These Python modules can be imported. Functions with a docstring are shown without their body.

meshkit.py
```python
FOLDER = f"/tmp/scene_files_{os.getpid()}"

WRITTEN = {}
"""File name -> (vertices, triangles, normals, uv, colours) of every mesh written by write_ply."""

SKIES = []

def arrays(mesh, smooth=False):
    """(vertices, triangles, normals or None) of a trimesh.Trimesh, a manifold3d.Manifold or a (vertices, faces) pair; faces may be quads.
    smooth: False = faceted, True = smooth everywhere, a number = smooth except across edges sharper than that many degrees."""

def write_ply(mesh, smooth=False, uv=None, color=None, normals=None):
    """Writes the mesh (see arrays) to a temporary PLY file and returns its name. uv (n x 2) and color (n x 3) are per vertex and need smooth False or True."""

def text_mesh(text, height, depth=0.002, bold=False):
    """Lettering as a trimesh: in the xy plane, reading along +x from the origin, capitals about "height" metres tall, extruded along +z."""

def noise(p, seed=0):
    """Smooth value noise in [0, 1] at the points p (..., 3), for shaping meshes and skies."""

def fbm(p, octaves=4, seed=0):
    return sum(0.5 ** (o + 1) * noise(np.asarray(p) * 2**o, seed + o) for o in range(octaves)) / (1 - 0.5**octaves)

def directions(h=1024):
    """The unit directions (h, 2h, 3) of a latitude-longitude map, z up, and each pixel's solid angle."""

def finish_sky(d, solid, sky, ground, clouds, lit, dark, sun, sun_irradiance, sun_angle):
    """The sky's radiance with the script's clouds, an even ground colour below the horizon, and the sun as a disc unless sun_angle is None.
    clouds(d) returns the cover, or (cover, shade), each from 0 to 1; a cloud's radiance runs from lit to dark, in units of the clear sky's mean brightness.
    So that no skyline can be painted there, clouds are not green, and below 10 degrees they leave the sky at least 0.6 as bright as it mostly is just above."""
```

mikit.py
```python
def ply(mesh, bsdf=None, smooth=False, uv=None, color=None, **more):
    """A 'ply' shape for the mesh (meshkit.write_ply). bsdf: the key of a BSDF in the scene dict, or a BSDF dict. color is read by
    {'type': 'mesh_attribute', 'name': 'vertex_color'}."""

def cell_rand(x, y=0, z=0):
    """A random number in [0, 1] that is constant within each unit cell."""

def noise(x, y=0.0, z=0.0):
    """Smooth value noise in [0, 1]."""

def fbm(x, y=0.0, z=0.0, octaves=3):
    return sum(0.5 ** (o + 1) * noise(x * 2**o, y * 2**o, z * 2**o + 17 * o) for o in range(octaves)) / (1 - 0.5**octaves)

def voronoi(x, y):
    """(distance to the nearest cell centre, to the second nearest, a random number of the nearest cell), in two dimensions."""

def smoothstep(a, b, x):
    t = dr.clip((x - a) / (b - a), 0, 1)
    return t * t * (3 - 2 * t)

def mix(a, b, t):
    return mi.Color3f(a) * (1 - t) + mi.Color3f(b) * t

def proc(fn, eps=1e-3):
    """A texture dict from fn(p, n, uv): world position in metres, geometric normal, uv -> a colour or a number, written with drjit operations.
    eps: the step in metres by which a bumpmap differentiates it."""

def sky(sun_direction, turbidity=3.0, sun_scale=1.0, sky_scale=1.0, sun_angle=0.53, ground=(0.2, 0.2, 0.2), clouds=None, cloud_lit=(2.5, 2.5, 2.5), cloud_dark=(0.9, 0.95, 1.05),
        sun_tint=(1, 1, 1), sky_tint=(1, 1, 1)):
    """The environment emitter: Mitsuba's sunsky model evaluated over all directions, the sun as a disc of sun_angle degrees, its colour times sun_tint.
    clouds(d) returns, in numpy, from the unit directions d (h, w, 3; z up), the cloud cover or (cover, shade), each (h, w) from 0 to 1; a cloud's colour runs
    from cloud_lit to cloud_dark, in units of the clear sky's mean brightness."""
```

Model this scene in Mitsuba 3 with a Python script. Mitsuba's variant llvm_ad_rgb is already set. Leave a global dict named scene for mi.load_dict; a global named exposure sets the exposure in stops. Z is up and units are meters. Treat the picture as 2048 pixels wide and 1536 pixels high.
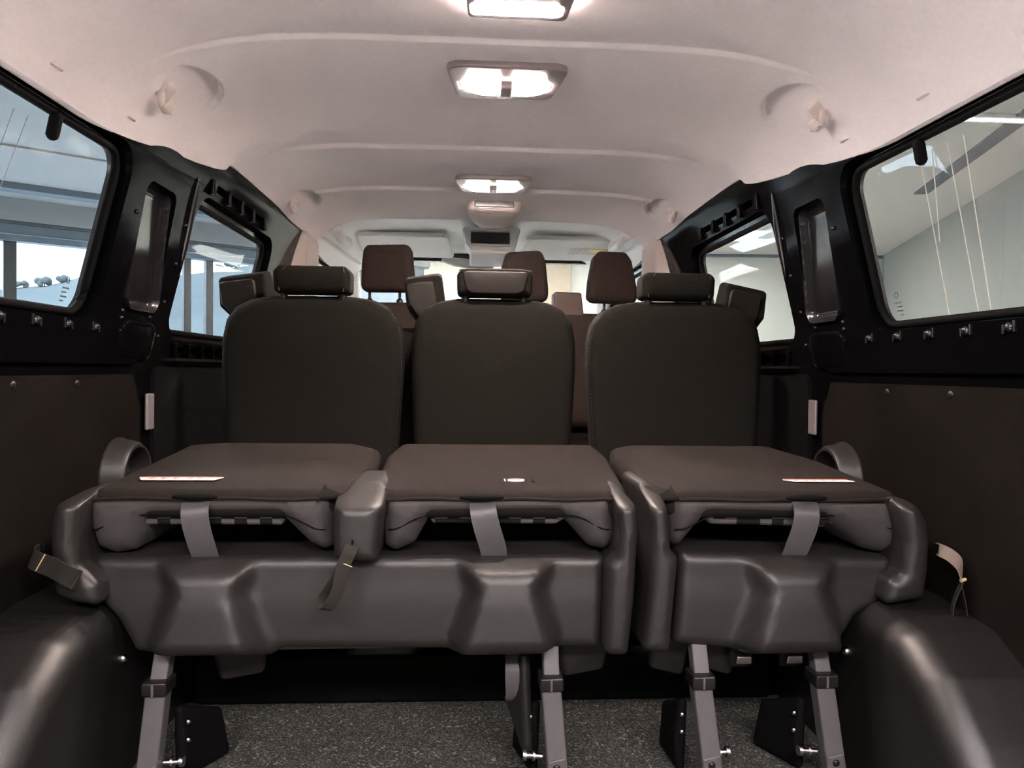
import math, random
import numpy as np, trimesh, shapely, mitsuba as mi, mikit, meshkit
import manifold3d as m3
from scipy.spatial import Delaunay
from shapely.geometry import Polygon, LineString, box as sbox
from shapely import affinity
from mikit import proc, fbm, noise, smoothstep, mix, cell_rand
T = mi.ScalarTransform4f
scene, labels = {}, {}
rng = np.random.default_rng(7)

# ------------------------------------------------------------------ camera, sky, lights, exposure
F = 1500.0
yaw, pitch, roll = math.atan(87/F), -math.atan(27/F), 0.012
cam_pos = np.array([-0.05, 0.0, 0.69])
fwd = np.array([math.sin(yaw)*math.cos(pitch), math.cos(yaw)*math.cos(pitch), math.sin(pitch)])
right = np.array([math.cos(yaw), -math.sin(yaw), 0.0])
up0 = np.cross(right, fwd)
up = -right*math.sin(roll) + up0*math.cos(roll)
scene['camera'] = {'type': 'perspective', 'fov': math.degrees(2*math.atan(1024/F)), 'fov_axis': 'x', 'near_clip': 0.02, 'far_clip': 2000.0,
                   'to_world': T().look_at(origin=cam_pos.tolist(), target=(cam_pos+fwd).tolist(), up=up.tolist())}
scene['sky'] = mikit.sky((-0.55, -0.6, 0.55), turbidity=4.0, sun_scale=0.0, sky_scale=6.0, ground=(0.3, 0.3, 0.3),
                         clouds=lambda d: 0.75 + 0*d[..., 0], cloud_lit=(1.15, 1.4, 1.6), cloud_dark=(0.9, 1.1, 1.3), sky_tint=(0.85, 1.0, 1.1))
LAMP = np.array([1.0, 0.82, 0.74])*60.0      # the van's dome lamps
PANEL = np.array([1.0, 0.99, 0.93])*6.5      # showroom light strip, and the unseen panels added around the van
FILL_REAR = np.array([1.0, 0.89, 0.88])*8.0  # unseen warm panels added behind the van to light its interior
exposure = 2.68

# ------------------------------------------------------------------ materials
def rgb(c): return {'type': 'rgb', 'value': [float(x) for x in c]}
def pbr(name, c, rough=0.5, spec=0.5, two=True, **k):
    b = {'type': 'principled', 'base_color': c if isinstance(c, dict) else rgb(c), 'roughness': rough, 'specular': spec, **k}
    scene[name] = {'type': 'twosided', 'bsdf': b} if two else b
    return name
def bumped(name, c, fn, scale, rough=0.6, spec=0.4, eps=1e-3, **k):
    b = {'type': 'principled', 'base_color': c if isinstance(c, dict) else rgb(c), 'roughness': rough, 'specular': spec, **k}
    scene[name] = {'type': 'twosided', 'bsdf': {'type': 'bumpmap', 'arbitrary': proc(fn, eps), 'scale': scale, 'bsdf': b}}
    return name
def grain(p, n, uv): return noise(p.x*260, p.y*260, p.z*260)
def headliner_col(p, n, uv):
    f = fbm(p.x*150, p.y*150, p.z*150, 2)
    return mix((0.78, 0.725, 0.71), (0.84, 0.785, 0.77), f)
def carpet_col(p, n, uv):
    a = noise(p.x*420, p.y*420, p.z*420)
    b = noise(p.x*240+31, p.y*240, p.z*240)
    c = mix((0.038, 0.0385, 0.035), (0.11, 0.107, 0.097), smoothstep(0.35, 0.8, a))
    return mix(c, mi.Color3f(0.22, 0.205, 0.18), smoothstep(0.74, 0.9, b))
def check_col(p, n, uv):
    u, v = mi.Float(p.x)*48, mi.Float(p.z)*95 + 0.6*mi.Float(p.y)*95
    import drjit as dr
    par = dr.floor(u) + dr.floor(v); par = par - 2*dr.floor(par/2)
    k = dr.select(cell_rand(u, v, 3) > .82, 1-par, par)
    return mix((0.006, 0.005, 0.005), (0.09, 0.083, 0.078), smoothstep(0.45, 0.55, k))
def fabric_col(p, n, uv):
    a = noise(p.x*500, p.y*500, p.z*500)
    return mix((0.006, 0.0056, 0.0046), (0.0103, 0.0095, 0.0079), a)
def cover_col(p, n, uv):
    a = noise(p.x*500, p.y*160, p.z*500)
    return mix((0.0122, 0.0098, 0.0084), (0.0178, 0.0144, 0.0126), a)
def board_col(p, n, uv):
    a = fbm(p.y*9, p.z*9, p.x, 3)
    return mix((0.004, 0.0033, 0.0025), (0.0105, 0.0085, 0.007), a)
def wood_col(p, n, uv):
    a = fbm(p.x*4, p.z*0.8, p.y, 3)
    return mix((0.34, 0.26, 0.175), (0.44, 0.35, 0.25), a)
def hill_haze_col(p, n, uv):
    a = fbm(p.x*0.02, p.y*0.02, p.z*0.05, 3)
    return mix((0.085, 0.099, 0.102), (0.122, 0.137, 0.137), a)  # pale bluish distance haze mixed into the base colour
pbr('m_headliner', proc(headliner_col), 0.95, 0.15)
pbr('m_trim_beige', (0.56, 0.48, 0.44), 0.6, 0.3)
pbr('m_trim_grey', (0.86, 0.86, 0.84), 0.55, 0.35)
pbr('m_handle', (0.60, 0.52, 0.48), 0.4, 0.5)
pbr('m_lamp_frame', (0.24, 0.205, 0.20), 0.3, 0.5)
pbr('m_carpet', proc(carpet_col), 1.0, 0.05)
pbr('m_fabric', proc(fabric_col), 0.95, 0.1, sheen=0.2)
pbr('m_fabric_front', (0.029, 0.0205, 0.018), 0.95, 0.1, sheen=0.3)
pbr('m_cover', proc(cover_col), 0.9, 0.12, sheen=0.25)
pbr('m_roll', (0.050, 0.046, 0.045), 0.85, 0.3, sheen=0.4)
pbr('m_check', proc(check_col), 0.9, 0.3)
bumped('m_shell', (0.0175, 0.0158, 0.015), grain, 0.00012, 0.44, 0.6)
bumped('m_arch', (0.0030, 0.0026, 0.0022), grain, 0.0001, 0.47, 1.0)
pbr('m_black_gloss', (0.0025, 0.0025, 0.003), 0.10, 0.03, clearcoat_gloss=0.95)
pbr('m_gloss_dish', (0.006, 0.0055, 0.006), 0.14, 0.9, clearcoat=1.0, clearcoat_gloss=0.95)
pbr('m_black_satin', (0.012, 0.011, 0.011), 0.35, 0.5)
pbr('m_rubber', (0.005, 0.005, 0.005), 0.7, 0.06)
pbr('m_brown', (0.075, 0.050, 0.042), 0.5, 0.4)
pbr('m_dash_bounce', (0.5, 0.5, 0.49), 0.6, 0.3)  # dashboard turned pale to bounce light onto the front lining
pbr('m_leatherette', (0.011, 0.0088, 0.0074), 0.45, 0.3)
pbr('m_belt', (0.08, 0.075, 0.077), 0.45, 0.5, sheen=0.5, anisotropic=0.4)
pbr('m_strap', (0.020, 0.017, 0.014), 0.7, 0.3, sheen=0.5)
pbr('m_strap_light', (0.22, 0.17, 0.14), 0.7, 0.3)
pbr('m_stitch', (0.62, 0.47, 0.22), 0.6, 0.3)
pbr('m_thread', (0.05, 0.045, 0.042), 0.8, 0.3)
pbr('m_board', proc(board_col), 0.9, 0.08)
pbr('m_leg', (0.102, 0.096, 0.098), 0.5, 0.4)
pbr('m_label_white', (0.62, 0.58, 0.56), 0.5, 0.4)
pbr('m_label_red', (0.75, 0.12, 0.05), 0.5, 0.4)
pbr('m_label_grey', (0.35, 0.30, 0.28), 0.5, 0.4)
pbr('m_label_yellow', (0.85, 0.68, 0.12), 0.5, 0.4)
pbr('m_screen', (0.010, 0.008, 0.008), 0.2, 0.5)
pbr('m_tab', (0.40, 0.36, 0.37), 0.3, 0.5, metallic=0.6)
scene['m_steel'] = {'type': 'twosided', 'bsdf': {'type': 'roughconductor', 'material': 'Cr', 'alpha': 0.18}}
scene['m_glass'] = {'type': 'thindielectric', 'int_ior': 1.52}
pbr('m_wire', (0.55, 0.54, 0.48), 0.4, 0.5)
pbr('m_wire_dark', (0.30, 0.31, 0.33), 0.5, 0.4)
pbr('m_etch', (0.10, 0.12, 0.15), 0.6, 0.3)
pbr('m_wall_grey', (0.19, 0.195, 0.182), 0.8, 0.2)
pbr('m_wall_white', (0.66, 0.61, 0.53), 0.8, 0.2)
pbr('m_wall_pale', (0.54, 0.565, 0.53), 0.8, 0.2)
pbr('m_soffit', (0.285, 0.285, 0.268), 0.8, 0.2)
pbr('m_ceil_daytint', (0.235, 0.275, 0.30), 0.8, 0.2)  # bluish daylight tint carried in the base colour
pbr('m_wood', proc(wood_col), 0.5, 0.4)
pbr('m_mullion', (0.02, 0.026, 0.03), 0.4, 0.5)
pbr('m_beam', (0.10, 0.145, 0.185), 0.5, 0.4)
pbr('m_beam_dark', (0.06, 0.07, 0.08), 0.5, 0.4)
pbr('m_tile', (0.62, 0.60, 0.59), 0.25, 0.5)
pbr('m_paving', (0.5, 0.51, 0.52), 0.9, 0.2)
pbr('m_hill_haze', proc(hill_haze_col), 1.0, 0.0)
pbr('m_tree_haze', (0.12, 0.14, 0.14), 1.0, 0.0)  # crown colour lightened to carry the distance haze
pbr('m_bark', (0.12, 0.09, 0.07), 1.0, 0.0)
pbr('m_mid_paint', (0.27, 0.29, 0.30), 0.7, 0.2)
pbr('m_white_paint', (0.82, 0.84, 0.84), 0.6, 0.3)

# ------------------------------------------------------------------ helpers
def numbered(key):
    if key not in scene and key not in labels and not any(k.startswith(key+'__') for k in scene): return key
    i = 1
    while True:
        k = f'{key}_{i:03d}'
        if k not in scene and k not in labels and not any(q.startswith(k+'__') for q in scene): return k
        i += 1
def obj(name, mesh, mat, parent=None, smooth=35, **more):
    key = numbered((parent + '__' if parent else '') + name)
    scene[key] = mikit.ply(mesh, mat, smooth=smooth, **more)
    return key
def thing(name, label, cat, group=None):
    key = numbered(name); labels[key] = {'label': label, 'category': cat}
    if group: labels[key]['group'] = group
    return key
def lab(key, text): labels[key] = {'label': text}; return key
def struct(name, mesh, mat, label, cat='structure', smooth=35):
    scene[name] = mikit.ply(mesh, mat, smooth=smooth)
    labels[name] = {'label': label, 'category': cat, 'kind': 'structure'}
    return name
def struct_root(name, label, cat):
    labels[name] = {'label': label, 'category': cat, 'kind': 'structure'}; return name
def cat(ms):
    out = []
    for m in ms:
        if isinstance(m, m3.Manifold):
            q = m.to_mesh(); m = trimesh.Trimesh(q.vert_properties[:, :3], q.tri_verts, process=False)
        out.append(m)
    return trimesh.util.concatenate(out)
def tm(m):
    q = m.to_mesh(); return trimesh.Trimesh(q.vert_properties[:, :3], q.tri_verts, process=False)
def bx(x0, x1, y0, y1, z0, z1, r=0.004, seg=8):
    """box with rounded edges"""
    r = min(r, 0.49*min(x1-x0, y1-y0, z1-z0))
    s = m3.Manifold.sphere(r, seg)
    return m3.Manifold.batch_hull([s.translate([a, b, c]) for a in (x0+r, x1-r) for b in (y0+r, y1-r) for c in (z0+r, z1-r)])
def hull_pts(ps, r=0.004, seg=10):
    s = m3.Manifold.sphere(r, seg)
    return m3.Manifold.batch_hull([s.translate([float(v) for v in p]) for p in ps])
def bar(a, b, w, h, r=0.003, side=(1, 0, 0)):
    a, b = np.array(a, float), np.array(b, float)
    d = (b-a)/np.linalg.norm(b-a); s = np.array(side, float); s -= d*(s@d); s /= np.linalg.norm(s); t = np.cross(d, s)
    return hull_pts([q + s*i*(w/2-r) + t*j*(h/2-r) for q in (a, b) for i in (-1, 1) for j in (-1, 1)], r, 8)
def tube(path, r, n=8, closed=False):
    p = np.asarray(path, float); m = len(p)
    tg = np.roll(p, -1, 0)-np.roll(p, 1, 0) if closed else np.gradient(p, axis=0)
    tg /= np.linalg.norm(tg, axis=1, keepdims=True)
    ref = np.array([0.31, 0.27, 0.91])
    u = np.cross(tg, ref); u /= np.linalg.norm(u, axis=1, keepdims=True); v = np.cross(tg, u)
    a = np.arange(n)*2*np.pi/n; rr = np.broadcast_to(r, (m,))[:, None, None]
    V = (p[:, None] + rr*(np.cos(a)[None, :, None]*u[:, None] + np.sin(a)[None, :, None]*v[:, None])).reshape(-1, 3)
    fs = []
    for i in range(m if closed else m-1):
        j = (i+1) % m
        for k in range(n):
            l = (k+1) % n
            fs += [[i*n+k, i*n+l, j*n+l], [i*n+k, j*n+l, j*n+k]]
    if not closed:
        V = np.vstack([V, p[0], p[-1]]); c0, c1 = m*n, m*n+1
        for k in range(n):
            fs += [[c0, (k+1) % n, k], [c1, (m-1)*n+k, (m-1)*n+(k+1) % n]]
    return trimesh.Trimesh(V, fs, process=False)
def rod(a, b, r, n=14): return tube([a, b], r, n)
def spline(pts, n=40):
    from scipy.interpolate import CubicSpline
    p = np.asarray(pts, float); t = np.r_[0, np.cumsum(np.linalg.norm(np.diff(p, axis=0), axis=1))]
    return CubicSpline(t, p)(np.linspace(0, t[-1], n))
def ribbon(path, width, th=0.0016, side=(1, 0, 0), n=40, sides=None):
    """a flat strap of this width along the path; sides may turn along it"""
    p = spline(path, n) if n else np.asarray(path, float)
    m = len(p); tg = np.gradient(p, axis=0); tg /= np.linalg.norm(tg, axis=1, keepdims=True)
    if sides is None: s = np.broadcast_to(np.array(side, float), (m, 3)).copy()
    else:
        k = np.linspace(0, 1, len(sides)); s = np.stack([np.interp(np.linspace(0, 1, m), k, np.array(sides, float)[:, c]) for c in range(3)], 1)
    s -= tg*(s*tg).sum(1, keepdims=True); s /= np.linalg.norm(s, axis=1, keepdims=True); t = np.cross(tg, s)
    ring = np.stack([p+s*a*width/2+t*b*th/2 for a, b in ((-1, -1), (1, -1), (1, 1), (-1, 1))], 1)
    V = ring.reshape(-1, 3); fs = []
    for i in range(m-1):
        for k in range(4):
            l = (k+1) % 4; fs += [[i*4+k, i*4+l, i*4+4+l], [i*4+k, i*4+4+l, i*4+4+k]]
    fs += [[0, 2, 1], [0, 3, 2], [m*4-4, m*4-3, m*4-2], [m*4-4, m*4-2, m*4-1]]
    return trimesh.Trimesh(V, fs, process=False)
def rpoly(pts, r=0.01):
    p = Polygon(pts).buffer(0)
    p = p.buffer(-r, join_style=1).buffer(2*r, join_style=1, quad_segs=10).buffer(-r, join_style=1, quad_segs=10)
    return p if p.geom_type == 'Polygon' else max(p.geoms, key=lambda g: g.area)
def cr(a, b): return a[:, 0]*b[:, 1]-a[:, 1]*b[:, 0]
def ring_pts(line, ds):
    line = getattr(line, "exterior", line)
    n = max(8, int(line.length/ds)); t = np.arange(n)/n
    return np.array([line.interpolate(a, normalized=True).coords[0][:2] for a in t])
def inflate(poly, depth, rf=0.02, rb=0.01, bulge=0.0, br=0.1, step=0.012, fn=None):
    """a slab over a 2-D outline (u, v) with rounded front (w = 0) and back (w = depth) edges and a crowned front -> vertices (u, v, w)"""
    pts = [ring_pts(poly.exterior, step*0.7)] + [ring_pts(h, step*0.7) for h in poly.interiors]
    nb = sum(map(len, pts)); rm = max(rf, rb, 1e-4)
    for k in (0.06, 0.2, 0.42, 0.7, 1.0):
        q = poly.buffer(-rm*k)
        for g in getattr(q, 'geoms', [q]):
            if not g.is_empty: pts += [ring_pts(g.exterior, step*0.7)] + [ring_pts(h, step*0.7) for h in g.interiors]
    x0, y0, x1, y1 = poly.bounds; st = step*1.7
    gx, gy = np.meshgrid(np.arange(x0, x1, st), np.arange(y0, y1, st*0.866)); gx = gx + (np.arange(len(gx)) % 2)[:, None]*st/2
    g = np.stack([gx.ravel(), gy.ravel()], 1)
    inner = poly.buffer(-rm*1.0-step*0.4)
    if not inner.is_empty: pts.append(g[shapely.contains_xy(inner, g[:, 0], g[:, 1])])
    P = np.vstack(pts); tri = Delaunay(P).simplices
    c = P[tri].mean(1)
    a2 = np.abs(cr(P[tri[:, 1]]-P[tri[:, 0]], P[tri[:, 2]]-P[tri[:, 0]]))
    tri = tri[shapely.contains_xy(poly, c[:, 0], c[:, 1]) & (a2 > 1e-10)]
    a, b, cc = P[tri[:, 0]], P[tri[:, 1]], P[tri[:, 2]]
    fl = cr(b-a, cc-a) < 0; tri[fl] = tri[fl][:, ::-1]
    d = shapely.distance(shapely.points(P), poly.boundary); d[:nb] = 0
    def edge(r): k = 1-np.clip(d/max(r, 1e-6), 0, 1); return r*(1-np.sqrt(np.maximum(0, 1-k*k)))
    t = np.clip(d/br, 0, 1); wf = edge(rf) - bulge*t*t*(3-2*t); wb = depth-edge(rb)
    if fn is not None: wf = wf + fn(P[:, 0], P[:, 1], d)
    n = len(P); V = np.vstack([np.c_[P, wf], np.c_[P, wb]])
    e = np.vstack([tri[:, [0, 1]], tri[:, [1, 2]], tri[:, [2, 0]]]); key = {(i, j) for i, j in map(tuple, e)}
    bd = np.array([(i, j) for i, j in key if (j, i) not in key])
    Fs = np.vstack([tri[:, ::-1], tri+n, np.c_[bd[:, 0], bd[:, 1], bd[:, 1]+n], np.c_[bd[:, 0], bd[:, 1]+n, bd[:, 0]+n]])
    return V, Fs
def put(vf, fn):
    V, Fs = vf; x, y, z = fn(V[:, 0], V[:, 1], V[:, 2])
    m = trimesh.Trimesh(np.stack([x, y, z], 1), Fs, process=False)
    if m.volume < 0: m.faces = m.faces[:, ::-1]
    return m
def stand(vf, y0): return put(vf, lambda u, v, w: (u, y0+w, v))          # outline in x-z, front towards -y
def lie(vf, z0): return put(vf, lambda u, v, w: (u, v, z0-w))            # outline in x-y, front upwards
def hang(vf, z0): return put(vf, lambda u, v, w: (u, v, z0+w))           # outline in x-y, front downwards
def grid(X, Y_, Z):
    h, w = X.shape; i = np.arange(h*w).reshape(h, w)
    a, b, c, d = i[:-1, :-1].ravel(), i[:-1, 1:].ravel(), i[1:, 1:].ravel(), i[1:, :-1].ravel()
    return trimesh.Trimesh(np.stack([X.ravel(), Y_.ravel(), Z.ravel()], 1), np.vstack([np.c_[a, b, c], np.c_[a, c, d]]), process=False)
def ss(a, b, x): t = np.clip((x-a)/(b-a), 0, 1); return t*t*(3-2*t)
def WX(z): return np.interp(z, [0, .66, .80, 1.12, 1.2], [.79, .785, .77, .69, .665])
def wall_layer(poly, off, th, s, dep=None, res=0.02):
    """a sheet cut from a (y, z) outline, following the leaning side wall, 'off' metres outside the lining plane"""
    rings = [np.array(poly.exterior.coords)[:-1]] + [np.array(h.coords)[:-1] for h in poly.interiors]
    m = m3.Manifold.extrude(m3.CrossSection(rings, m3.FillRule.EvenOdd), th).refine_to_length(res)
    q = m.to_mesh(); v = np.array(q.vert_properties[:, :3]); f = np.array(q.tri_verts)
    y, z, w = v[:, 0], v[:, 1], v[:, 2]
    x = WX(z)+off+w
    if dep is not None: x = x + dep(y, z)
    mesh = trimesh.Trimesh(np.stack([s*x, y, z], 1), f, process=False)
    if mesh.volume < 0: mesh.faces = mesh.faces[:, ::-1]
    return mesh
def rrect(y0, y1, z0, z1, r): return sbox(y0, z0, y1, z1).buffer(-r).buffer(r, quad_segs=12)
def on_wall(y, z, s, off=0.0): return np.stack([s*(WX(z)+off), np.asarray(y, float)+0*np.asarray(z), np.asarray(z, float)], -1)


# ------------------------------------------------------------------ the van: floor, headliner, side walls, windows
struct('floor', cat([grid(*[a for a in (lambda X, Y_: (X, Y_, 0.0015*meshkit.noise(np.stack([X*90, Y_*90, 0*X], -1))))(*np.meshgrid(np.linspace(-.79, .79, 260), np.linspace(.42, 1.62, 200)))]),
                     tm(bx(-.79, .79, .40, 1.62, -.03, -.002))]), 'm_carpet', 'speckled dark grey carpet on the van floor under the rear bench', 'floor')
lab(obj('mat', tm(bx(-.79, .79, 1.56, 4.3, -.02, .004)), 'm_rubber', 'floor'), 'black rubber mat beyond the carpet edge')
lab(obj('riser', tm(bx(-.60, .60, 1.545, 1.60, 0, .10, .01)), 'm_rubber', 'floor'), 'black step behind the carpet')
obj('sill', tm(bx(-.79, .79, .36, .43, -.04, .012, .008)), 'm_black_satin', 'floor')

TY = [.3, 1.30, 1.45, 1.60, 1.75, 1.82, 1.88, 1.95, 2.10, 2.41, 2.65, 3.03]
TW = [.688, .688, .688, .686, .675, .655, .650, .655, .660, .662, .660, .650]
TZ = [1.103, 1.104, 1.116, 1.138, 1.155, 1.160, 1.172, 1.200, 1.206, 1.204, 1.190, 1.195]
HANDLES = [(-1, 1.47), (1, 1.45), (-1, 2.50), (1, 2.50)]
from scipy.interpolate import PchipInterpolator
roof_w, roof_e = PchipInterpolator(TY, TW), PchipInterpolator(TY, TZ)
def roof_z(x, y):
    We = roof_w(y); Ze = roof_e(y)
    s = np.clip(np.abs(x)/We, 0, 1.2)
    zc = 1.292
    z = zc - (zc-Ze)*(.45*s**5+.55*s**11)
    side = 1-ss(.50, .64, np.abs(x))
    bend = 2.2*np.clip(np.abs(x)-.50, 0, 1)**2
    # three cross steps of the moulded lining
    for ya, hgt, wd in ((1.375, .009, .0045), (2.035, .011, .006), (2.50, .011, .006)):
        t = y-ya+bend
        z = z - side*hgt*np.exp(-np.clip(t, 0, None)/.10)*(t > -1)*ss(-wd, wd, t)
    z = z + side*.006*ss(1.33, 1.20, y)
    z = z - .014*np.exp(-((np.abs(x)-.60+.35*np.clip(1.25-y, -.2, .5))/.045)**2)*np.exp(-((y-1.12)/.20)**2)
    # finger wells over the coat hooks
    for sx, yh in HANDLES:
        k = sx*x
        q = ((k-.612)/.060)**2+((y-yh-.05)/.125)**2
        z = z + .015*ss(1.0, .78, q)*(1-ss(.572, .640, k))
    return z
ys = np.concatenate([np.arange(.40, 1.2, .02), np.arange(1.2, 1.345, .005), np.arange(1.345, 1.400, .0018), np.arange(1.400, 3.031, .004)])
S = np.linspace(-1, 1, 421)
Yg, Sg = np.meshgrid(ys, S, indexing='ij')
Wg = roof_w(Yg)
Xg = Sg*Wg; Zg = roof_z(Xg, Yg)
# the edge turns outwards and up
Xe = np.concatenate([-(Wg[:, :1]+.03), -(Wg[:, :1]+.008), Xg, Wg[:, :1]+.008, Wg[:, :1]+.03], 1)
Ze_ = np.concatenate([Zg[:, :1]+.008, Zg[:, :1]+.001, Zg, Zg[:, -1:]+.001, Zg[:, -1:]+.008], 1)
Ye_ = np.concatenate([Yg[:, :2], Yg, Yg[:, :2]], 1)
lin = grid(Xe, Ye_, Ze_)
# front lip of the rear lining
k = len(ys)-1
lip = grid(np.stack([Xe[k], Xe[k]]), np.stack([Ye_[k], Ye_[k]+.004]), np.stack([Ze_[k], Ze_[k]+.05]))
struct('ceiling', trimesh.util.concatenate([lin, lip]), 'm_headliner', 'moulded pale fabric headliner of the van with three cross steps', 'ceiling', smooth=40)
# front lining over the driver
yf = np.linspace(3.0, 3.95, 60); Yf, Sf = np.meshgrid(yf, np.linspace(-1, 1, 121), indexing='ij')
Wf = np.interp(yf, [3.0, 3.4, 3.95], [.70, .69, .64])[:, None]; zef = np.interp(yf, [3.0, 3.4, 3.95], [1.205, 1.20, 1.19])[:, None]
lab(obj('front_panel', grid(Sf*Wf, Yf, 1.315-.02*ss(3.6, 3.95, Yf)-(1.315-zef)*np.abs(Sf)**9), 'm_trim_grey', 'ceiling', smooth=40), 'paler grey front lining above the sun visors')
for s in (-1, 1):   # small oval caps in the lining's edge
    for y in (1.17, 1.42):
        z = roof_z(np.array([s*.672]), np.array([y]))[0]
        o = put(inflate(Polygon([(.016*math.cos(a), .007*math.sin(a)) for a in np.linspace(0, 6.28, 25)[:-1]]), .004, .0015, .0005, step=.004), lambda u, v, w: (s*(.672+v*.8), y+u, z-.0015+w*.6-v*.9*0))
        lab(obj('trim_cap', o, 'm_handle', 'ceiling'), 'small oval cap in the lining edge')

WIN = {1: (.66, 1.487, .790, 1.098), 2: (1.865, 2.505, .775, 1.088), 3: (3.17, 4.02, .80, 1.13)}
def glass_outline(k, g=0.0):
    y0, y1, z0, z1 = WIN[k]
    if k == 3: return rpoly([(y0-g, z0-g), (y1+.35+g, z0-g), (y1+.2+g, .92+g), (y1-.12+g, z1+g), (y0-g, z1+g)], .03)
    return rrect(y0-g, y1+g, z0-g, z1+g, .045+g)
DISH = rpoly([(1.607, .812), (1.757, .812), (1.722, 1.072), (1.570, 1.072)], .026)
def dish_mesh(s):
    vf = inflate(DISH.buffer(.003), .010, .004, .002, step=.006, fn=lambda u, v, d: -.022*np.clip(1-d/.022, 0, 1)**2)
    return put(vf, lambda y, z, w: (s*(.777-(z-.812)*.175+w), y, z))
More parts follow.
